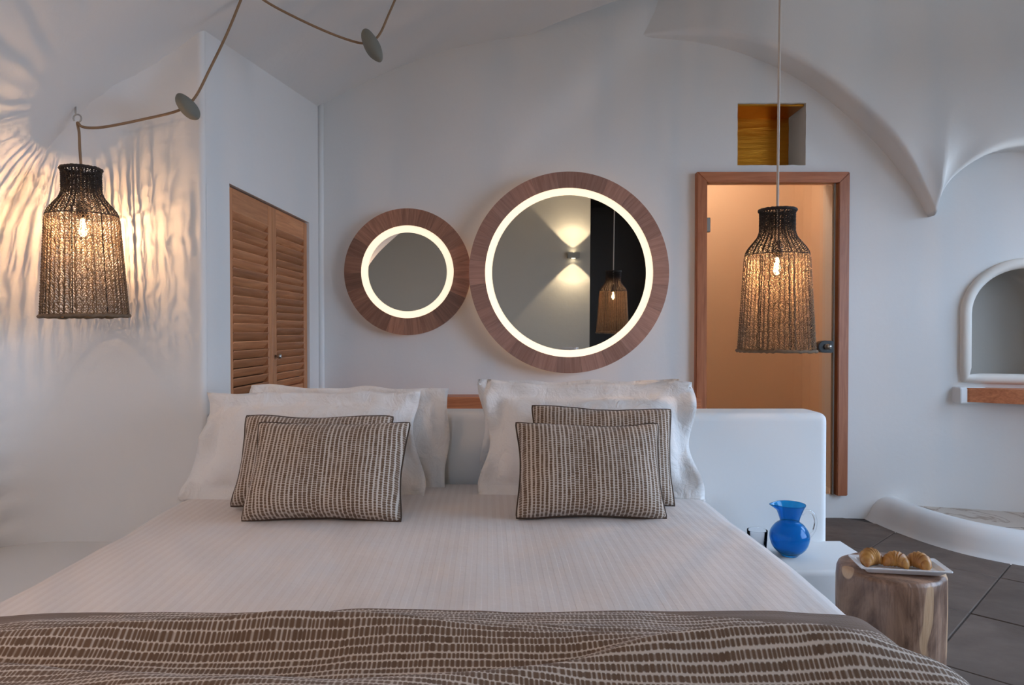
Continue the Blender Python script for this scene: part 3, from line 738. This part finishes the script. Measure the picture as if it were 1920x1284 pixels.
def settle(root, tree):
    M = root.matrix_basis; Mi = M.inverted()
    for c in soft_parts(root):
        for v in c.data.vertices:
            p = M @ v.co; h = tree.ray_cast(Vector((p.x, p.y, 1.5)), Vector((0, 0, -1)))
            if h[0] is not None and p.z < h[0].z - 0.003: p.z = h[0].z - 0.003 + 0.12 * (p.z - h[0].z + 0.003); v.co = Mi @ p
        c.data.update()
soft = [o for o in C.objects if o.parent is None and o.name.split('.')[0] in ('bed_pillow', 'scatter_cushion')]
soft = {o.name: o for o in soft}; P0, P1, P2, P3 = (soft[k] for k in ('bed_pillow', 'bed_pillow.001', 'bed_pillow.002', 'bed_pillow.003'))
C0, C1, C2, C3 = (soft[k] for k in ('scatter_cushion', 'scatter_cushion.001', 'scatter_cushion.002', 'scatter_cushion.003'))
for _ in range(2):
    for f, b in ((C1, C0), (C0, P1), (P1, P0), (C3, C2), (C2, P3), (P3, P2)): press(f, b, 2)
_d = bpy.data.objects['duvet'].data; dtree = BVHTree.FromPolygons([v.co.copy() for v in _d.vertices], [tuple(p.vertices) for p in _d.polygons])
for o in soft.values(): settle(o, dtree)

# ------------------------------------------------------------------ woven pendant lamps
STRAND = NT('woven_jute'); v = STRAND.coord(); jc = STRAND.mix(STRAND.noise(v, 60, 3), col(0.15, 0.10, 0.062), col(0.32, 0.225, 0.145)); STRAND.base(jc, 0.9)
tl = STRAND.n('ShaderNodeBsdfTranslucent'); STRAND.set(tl.inputs[0], jc); mx = STRAND.n('ShaderNodeMixShader'); mx.inputs[0].default_value = 0.25
STRAND.t.links.new(STRAND.b.outputs[0], mx.inputs[1]); STRAND.t.links.new(tl.outputs[0], mx.inputs[2]); STRAND.t.links.new(mx.outputs[0], STRAND.t.nodes['Material Output'].inputs[0]); STRAND = STRAND.m
DSTR = NT('dark_woven_jute'); v = DSTR.coord(); DSTR.base(DSTR.mix(DSTR.noise(v, 60, 3), col(0.018, 0.014, 0.012), col(0.05, 0.036, 0.028)), 0.9); DSTR = DSTR.m
LP = [(0.0, 0.0605), (-0.02, 0.0585), (-0.08, 0.059), (-0.10, 0.066), (-0.12, 0.082), (-0.14, 0.098), (-0.155, 0.106), (-0.175, 0.110), (-0.505, 0.131)]
def lamp_r(z):
    for (z0, r0), (z1, r1) in zip(LP, LP[1:]):
        if z1 <= z <= z0: return r0 + (r1 - r0) * (z0 - z) / (z0 - z1)
    return LP[-1][1]
def weave(name, z0, z1, rows, cols, rad, mat, parent, seed, wob=0.55):
    rnd = random.Random(seed); vs = []; fs = []
    dz = (z1 - z0) / rows
    for k in range(rows + 1):
        zc_ = z0 + dz * k; pts = []
        for i in range(cols):                                  # a row of open knitted loops
            ja, jz = rnd.uniform(-.12, .12), rnd.uniform(-.25, .25)
            for fa, fz in ((-0.42, -0.6), (-0.24, 0.45), (0.0, 0.75), (0.24, 0.45), (0.42, -0.6)):
                a = 2 * pi * (i + fa + ja) / cols; z = zc_ + dz * wob * (fz + jz)
                r = lamp_r(max(LP[-1][0], min(0, z))) + (0.0016 if fz > 0 else -0.0016); pts.append((r * cos(a), r * sin(a), z))
        a_, b_ = tube_data(pts, rad * rnd.uniform(.9, 1.4), 3, True, False, len(vs)); vs += a_; fs += b_
    for i in range(cols):
        a0 = 2 * pi * (i + 0.5) / cols; pts = []
        for k in range(rows + 1):
            z = z0 + dz * k; a = a0 + rnd.uniform(-.3, .3) * pi / cols; r = lamp_r(z); pts.append((r * cos(a), r * sin(a), z))
        a_, b_ = tube_data(pts, rad * rnd.choice((0.4, 0.5, 0.8, 1.3, 1.9)), 3, False, False, len(vs)); vs += a_; fs += b_
    o = mk(name, vs, fs, mat, parent); return o
def disc_weave(root, seed):  # unseen woven disc, added to dim the light below the shade
    rnd = random.Random(seed + 5); vs = []; fs = []
    for k in range(26):
        r = 0.128 * (k + 0.6) / 26; n = max(12, int(r * 500)); pts = [(r * cos(2 * pi * i / n), r * sin(2 * pi * i / n), -0.498 + rnd.uniform(-.001, .001)) for i in range(n)]
        a_, b_ = tube_data(pts, 0.0017 * rnd.uniform(.8, 1.2), 3, True, False, len(vs)); vs += a_; fs += b_
    for k in range(48):
        a = 2 * pi * k / 48; a_, b_ = tube_data([(r * cos(a), r * sin(a), -0.499) for r in (0.01 + 0.04 * (k % 2), 0.129)], 0.0012, 3, False, False, len(vs)); vs += a_; fs += b_
    mk('shade_baffle', vs, fs, STRAND, root)
def ringpts(z, r, n=72, j=0.0012, seed=0):
    rnd = random.Random(seed); return [((r + rnd.uniform(-j, j)) * cos(2 * pi * i / n), (r + rnd.uniform(-j, j)) * sin(2 * pi * i / n), z + rnd.uniform(-j, j)) for i in range(n)]
def pendant(loc, tilt, label, cordpts, cordmat, power, seed, size=1.0):
    root = tag(empty('pendant_lamp', loc, tilt), label, 'pendant lamp', 'woven pendant lamps'); root.scale = (size,) * 3
    weave('shade_body', -0.500, -0.168, 38, 44, 0.00125, STRAND, root, seed, 0.8)
    disc_weave(root, seed)
    weave('shade_neck', -0.160, -0.004, 24, 36, 0.0017, DSTR, root, seed + 1, 0.8)
    tube('top_rim', ringpts(-0.004, 0.061, seed=seed), 0.006, DSTR, root, 6, True)
    tube('bottom_rim', ringpts(-0.503, 0.133, 90, 0.002, seed), 0.0055, STRAND, root, 6, True)
    tube('shoulder_ring', ringpts(-0.163, 0.109, 72, 0.0004, seed), 0.0021, DSTR, root, 6, True)
    for k in range(8):
        a = 2 * pi * (k + 0.35) / 8
        tube('rib', [((lamp_r(z) - .001) * cos(a), (lamp_r(z) - .001) * sin(a), z) for z in [-0.502 + 0.497 * i / 24 for i in range(25)]], 0.0017, DSTR, root, 5)
    sk = lathe('socket', [(0.0005, -0.11), (0.014, -0.112), (0.019, -0.125), (0.019, -0.165), (0.014, -0.172), (0.0005, -0.172)], BLACK, root, 20)
    lathe('bulb', [(0.0005, -0.232), (0.006, -0.231), (0.011, -0.224), (0.0125, -0.214), (0.010, -0.198), (0.0075, -0.184), (0.007, -0.172)], BULB, sk, 20)
    # a straight upright filament gives the long streaks on the wall
    fil = m_emit('glowing_filament', col(1.0, 0.565, 0.28), power * 1.28 / (pi * 2 * pi * 0.0012 * 0.026))
    tube('filament', [(0, 0, -0.196), (0, 0, -0.209), (0, 0, -0.222)], 0.0012, fil, sk, 6)
    inv = (Matrix.Translation(loc) @ Matrix.Rotation(tilt[2], 4, 'Z') @ Matrix.Rotation(tilt[1], 4, 'Y') @ Matrix.Rotation(tilt[0], 4, 'X') @ Matrix.Scale(size, 4)).inverted()
    tube('cord', [(0, 0, -0.115), (0, 0, -0.03)] + [inv @ Vector(p) for p in cordpts], 0.0045, cordmat, root, 8)
    return root
def at(px, py, d): return Vector(((px - 960) * d / F, d, 1.11 + (622 - py) * d / F))     # a point of the photograph at its depth d
HK0 = at(149, 226, 2.50); LT = at(155, 317, 2.50)
ST1 = at(355, 203, 2.56); HK1 = at(463, -14, 2.62); ST2 = at(699, 89, 2.78); HK2 = at(760, -36, 2.98)
cord_run = smooth_path([LT + Vector((0, 0, .01)), at(153, 280, 2.5), at(152, 250, 2.5), at(149, 232, 2.5), at(157, 239, 2.495), at(175, 241.5, 2.50), at(205, 239, 2.51), at(270, 226, 2.53), at(338, 209, 2.55), at(368, 186, 2.56), at(398, 130, 2.58), at(430, 65, 2.60), HK1], 6) \
    + smooth_path([HK1 + Vector((0.015, 0, 0.0)), at(520, 18, 2.67), at(600, 57, 2.72), at(660, 80, 2.76), at(690, 84, 2.78), at(712, 70, 2.80), at(731, 30, 2.88), HK2], 6)
pendant(tuple(LT), (0, radians(-1.2), 0), 'woven jute pendant lamp hanging on a hook beside the plain white wall', cord_run, CORD, 5.5, 3, 1.055)
RT = Vector((0.945, 2.475, 1.545))
pendant(tuple(RT), (0, radians(0.4), 0.5), 'woven jute pendant lamp on a pale cord hanging in front of the glass door', [RT + Vector((0, 0, 0.02)), RT + Vector((0.003, 0, 0.5)), (RT.x + 0.008, RT.y, 2.75)], CORD_W, 7.0, 11)

def hook(p, label):
    r = tag(empty('ceiling_hook', p), label, 'hook', 'cord hooks in the vault')
    top = vault_z(p.x) + lift(p.x, p.y) - p.z
    tube('hook_eye', [(0.014 * sin(a), 0, 0.0 + 0.014 * -cos(a)) for a in [2 * pi * i / 20 for i in range(18)]] , 0.003, STEEL, r, 8)
    tube('shank', [(-0.004, 0, 0.012), (-0.006, 0, 0.02), (-0.006, 0, max(0.03, top + 0.02))], 0.003, STEEL, r, 8)
hook(HK0 + Vector((0, 0, 0.004)), 'small steel hook holding the cord above the lamp by the white wall')
hook(HK1 + Vector((0, 0, 0.01)), 'small steel hook in the vault between the two hanging pebbles')
hook(HK2 + Vector((0, 0, 0.01)), 'small steel hook in the vault beyond the larger hanging pebble')
def pebble(p, L, wd, th, ang, label):
    bm = bmesh.new(); bmesh.ops.create_icosphere(bm, subdivisions=4, radius=1)
    for v in bm.verts:
        q = v.co.copy(); k = 1 + 0.05 * nz(q.x * 1.3 + L * 50, q.y * 1.3, q.z * 1.3)
        v.co = Vector((q.x * wd / 2 * k, q.y * th / 2 * k, q.z * L / 2 * k * (1 + 0.06 * q.x)))
    bm.transform(Matrix.Rotation(ang, 4, 'Y'))
    o = from_bm('cord_pebble', bm, STONE, None, True); o.location = p
    return tag(o, label, 'stone', 'pebbles strung on the lamp cord')
pebble(ST1, 0.112, 0.058, 0.09, radians(-38), 'small grey pebble strung on the lamp cord near the wardrobe corner')
pebble(ST2, 0.138, 0.062, 0.10, radians(-27), 'larger elongated grey pebble hanging on the cord below the vault')

# ------------------------------------------------------------------ bedside stump, plate, croissants, jug, tumbler
t = NT('polished_stump'); v = t.coord('Object', (1, 1, 0.45)); a = t.noise(v, 5, 5, 0.6, 3.0); b = t.noise(t.coord('Object', (60, 60, 5)), 1.2, 4, 0.6, 1.0)
big = t.noise(t.coord('Object', (1, 1, 0.55)), 5.2, 2, 0.4, 0.6)
c = t.mix(t.ss(0.3, 0.7, a), col(0.13, 0.065, 0.04), col(0.42, 0.25, 0.165)); c = t.mix(t.math('MULTIPLY', t.ss(0.45, 0.75, b), 0.6), c, col(0.11, 0.055, 0.035))
c = t.mix(t.ss(0.54, 0.555, big), c, t.mix(b, col(0.50, 0.30, 0.17), col(0.64, 0.42, 0.25)))
t.base(c, 0.38); t.bump(t.math('ADD', t.math('MULTIPLY', t.ss(0.54, 0.58, big), -0.6), b), 0.35, 0.006); STUMP = t.m
SC = Vector((1.150, 2.095, 0)); SR = 0.150; SH = 0.398
vs = []; nA = 96; prf = [(0.02, 0.98), (0.10, 1.0), (0.2, 1.01), (0.3, 1.015), (0.36, 1.01), (0.385, 0.995), (0.395, 0.97), (0.398, 0.93), (0.398, 0.5), (0.398, 0.01)]
prf = [(0.0, 0.97)] + prf
for z, k in prf:
    for i in range(nA):
        a = 2 * pi * i / nA; q = 0
        for c_, wd, am in ((-2.35, 0.16, 0.045), (-0.9, 0.12, 0.05), (0.6, 0.2, 0.06), (2.0, 0.2, 0.05), (3.6, 0.15, 0.04)):
            d = (a - c_ - 0.5 * (z - .2) + pi) % (2 * pi) - pi; q -= am * exp(-(d / wd) ** 2)
        q += 0.035 * sin(2 * a + .5) + 0.02 * nz(cos(a) * 2, sin(a) * 2, z * 4)
        q *= min(1, k) * (1 if k > .6 else 0.3)
        r = SR * (k + q * (0.5 if z > 0.37 else 1)); vs.append((r * cos(a), r * sin(a), z))
st_ = mk('stump_stool', vs, grid_faces(len(prf), nA, True) + [tuple(range(nA))[::-1], tuple(range((len(prf) - 1) * nA, len(prf) * nA))], STUMP)
st_.location = SC; tag(st_, 'polished brown tree stump used as a bedside table', 'side table')
PLATE = m_plain('white_porcelain', col(0.82, 0.82, 0.83), 0.15)
PL = Vector((1.155, 2.06, SH + 0.002)); py_ = radians(-9)
def rrect(w, d, r, z, n=6):
    o_ = []
    for cx, cy, a0 in ((w / 2 - r, d / 2 - r, 0), (-w / 2 + r, d / 2 - r, pi / 2), (-w / 2 + r, -d / 2 + r, pi), (w / 2 - r, -d / 2 + r, 1.5 * pi)):
        for i in range(n): a = a0 + pi / 2 * i / (n - 1); o_.append((cx + r * cos(a), cy + r * sin(a), z))
    return o_
lay = [rrect(0.20, 0.075, 0.006, 0.0), rrect(0.215, 0.085, 0.007, 0.001), rrect(0.245, 0.105, 0.007, 0.014), rrect(0.265, 0.122, 0.006, 0.0165), rrect(0.266, 0.123, 0.006, 0.019), rrect(0.264, 0.121, 0.006, 0.0205), rrect(0.235, 0.092, 0.007, 0.0175), rrect(0.220, 0.085, 0.007, 0.007), rrect(0.19, 0.07, 0.006, 0.006)]
n_ = len(lay[0]); pv = [p for L in lay for p in L]
pf = grid_faces(len(lay), n_, True) + [tuple(range(n_))[::-1], tuple(range((len(lay) - 1) * n_, len(lay) * n_))]
plate = mk('serving_plate', pv, pf, PLATE, None, False); plate.location = PL; plate.scale = (0.94, 1, 1); plate.rotation_euler = (0, 0, py_)
tag(plate, 'long rectangular white porcelain plate lying on the tree stump', 'plate')
t = NT('croissant_crust'); v = t.coord('Object', (1, 1, 1), True); a = t.noise(v, 30, 4, 0.6); b = t.noise(v, 110, 3)
g = t.n('ShaderNodeAttribute', attribute_name='ridge')
c = t.mix(t.ss(0.35, 0.65, a), col(0.52, 0.235, 0.05), col(0.27, 0.085, 0.014)); c = t.mix(t.math('MULTIPLY', g.outputs['Fac'], 0.6), c, col(0.66, 0.36, 0.11)); t.base(c, 0.4); t.bump(b, 0.3, 0.002); CRUST = t.m
def croissant(px, py, yaw, k, label):
    n, m = 40, 20; vs = []; rd = []
    for i in range(n):
        s = -1 + 2 * i / (n - 1); an = s * 1.15; R_ = 0.030
        cx, cy = R_ * sin(an), R_ * (cos(an) - 1) + 0.006; tx, ty = cos(an), -sin(an)
        env = max(0.02, (1 - abs(s) ** 2.2)) ** 0.62; st = abs(((s + 1) * 3.5) % 1.0 - 0.0); rr = 0.0215 * env * (0.90 + 0.16 * (1 - st))
        for j in range(m):
            a = 2 * pi * j / m; lat = rr * cos(a); vs.append(((cx - ty * lat * 0.9) * k, (cy + tx * lat * 0.9) * k, (0.0185 * env + rr * sin(a) * 0.95 + 0.001) * k)); rd.append(st)
    o = mk('croissant', vs, grid_faces(n, m, True) + [tuple(range(m))[::-1], tuple(range((n - 1) * m, n * m))], CRUST)
    at = o.data.attributes.new('ridge', 'FLOAT', 'POINT'); at.data.foreach_set('value', rd)
    q = Matrix.Rotation(py_, 4, 'Z') @ Vector((px, py, 0.0085)); o.location = PL + q; o.rotation_euler = (0, 0, yaw)
    tag(o, label, 'croissant', 'croissants on the white plate')
croissant(-0.072, 0.006, 0.35, 1.24, 'golden croissant at the end of the plate nearest the bed')
croissant(-0.008, 0.0, -0.5, 1.13, 'golden croissant in the middle of the row of three')
croissant(0.052, -0.002, -1.0, 1.17, 'golden croissant next to the empty end of the plate')

t = NT('blue_glass'); t.base(col(0.02, 0.40, 0.92), 0.03); t.b.inputs['Transmission Weight'].default_value = 0.8; t.b.inputs['IOR'].default_value = 1.3
BLUE = t.m
JL = (1.005, 2.50, 0.3005)
jug = tag(empty('glass_jug', JL), 'round blue glass jug with clear handle on the white bedside ledge', 'jug')
jp = [(0.0005, 0.002), (0.026, 0.0), (0.034, 0.006), (0.058, 0.030), (0.069, 0.062), (0.066, 0.088), (0.050, 0.112), (0.036, 0.123), (0.034, 0.130), (0.040, 0.150), (0.049, 0.172), (0.055, 0.184), (0.054, 0.186), (0.0475, 0.172), (0.0385, 0.150), (0.0325, 0.131), (0.034, 0.122), (0.048, 0.109), (0.063, 0.087), (0.066, 0.062), (0.055, 0.031), (0.030, 0.010), (0.0005, 0.008)]
def spout(p, a, i):
    if p.z > 0.165:
        d = (a - pi * 0.97 + pi) % (2 * pi) - pi; g_ = exp(-(d / 0.33) ** 2) * (p.z - 0.165) / 0.02; p = p + Vector((cos(a), sin(a), 0)) * 0.016 * g_ + Vector((0, 0, -0.002 * g_))
    return p
lathe('body', [(p.x, p.y) for p in smooth_path([(r, z, 0) for r, z in jp], 3)], BLUE, jug, 56, warp=spout)
CLEAR = m_glass('clear_glass', col(0.98, 0.99, 1.0), 0.0, 1.45)
tube('handle', smooth_path([(0.044, 0, 0.150), (0.060, 0, 0.160), (0.084, 0, 0.153), (0.094, 0, 0.125), (0.090, 0, 0.095), (0.078, 0, 0.075), (0.066, 0, 0.068)], 6), 0.0058, CLEAR, jug, 10)
tm = tag(empty('tumbler', (0.888, 2.50, 0.3005)), 'small clear drinking glass half hidden between jug and bed', 'glass')
lathe('vessel', [(0.0005, 0.0), (0.028, 0.0), (0.031, 0.004), (0.036, 0.092), (0.0352, 0.093), (0.0340, 0.092), (0.029, 0.010), (0.0005, 0.008)], m_glass('thin_clear_glass', col(0.97, 0.98, 1.0), 0.0, 1.15), tm, 40)

# ------------------------------------------------------------------ up and down wall light on the rear wall, seen in the large mirror
sc2 = tag(empty('added_uplight', (WIN_X, 3.62, 1.45)), 'unseen white uplight added on the shower side wall to brighten the small arch', 'wall light')  # unseen lamp, added to brighten the small right arch
box('housing', -0.07, 0.0, -0.06, 0.06, -0.05, 0.04, WHITE2, sc2, 0.006, 2)
lamp('added_uplight_beam', 'SPOT', (-0.09, 0, 0.05), 26.0, (0.80, 0.90, 1.0), 0.03, sc2, Vector((0.75, -0.12, -0.62)).to_track_quat('Z', 'Y').to_euler(), radians(80), 0.8)
SX, SZ = 1.45, 2.03
sc = tag(empty('wall_sconce', (SX, REAR, SZ)), 'small up and down wall light seen in the large mirror', 'wall light')
hs = box('housing', -0.09, 0.09, 0.0, 0.11, -0.045, 0.045, m_plain('sconce_plaster', col(0.35, 0.34, 0.30), 0.6), sc, 0.006, 2)
for sg in (1, -1):
    lathe('lens', [(0.03, 0.047 * sg), (0.001, 0.048 * sg)], m_emit('sconce_lens', col(1.0, 0.85, 0.6), 15), hs, 20, (0, 0.055, 0))
    lamp('sconce_beam', 'SPOT', (0, 0.075, 0.052 * sg), 60.0, (1.0, 0.80, 0.55), 0.015, sc, (0 if sg < 0 else pi, 0, 0), radians(95), 0.25)

# ------------------------------------------------------------------ unseen globe lamp, added on the left wall for warm fill light
gl = tag(empty('added_globe_lamp', (-1.895, 0.30, 1.45)), 'unseen opal globe added on the left wall as warm fill light', 'wall lamp')
k = lathe('wall_plate', [(0.0005, 0.0), (0.05, 0.0), (0.05, 0.012), (0.014, 0.018), (0.012, 0.07), (0.0005, 0.07)], STEEL, gl, 24); k.rotation_euler = (0, pi / 2, 0)
lathe('globe', [(0.075 * sin(pi * i / 16) + 0.0003, -0.075 * cos(pi * i / 16)) for i in range(17)], m_emit('opal_globe', col(1.0, 0.70, 0.45), 2.5), gl, 28, (0.135, 0, 0))
lamp('globe_fill_light', 'POINT', (0.30, 0, 0), 12.0, (1.0, 0.64, 0.42), 0.08, gl)
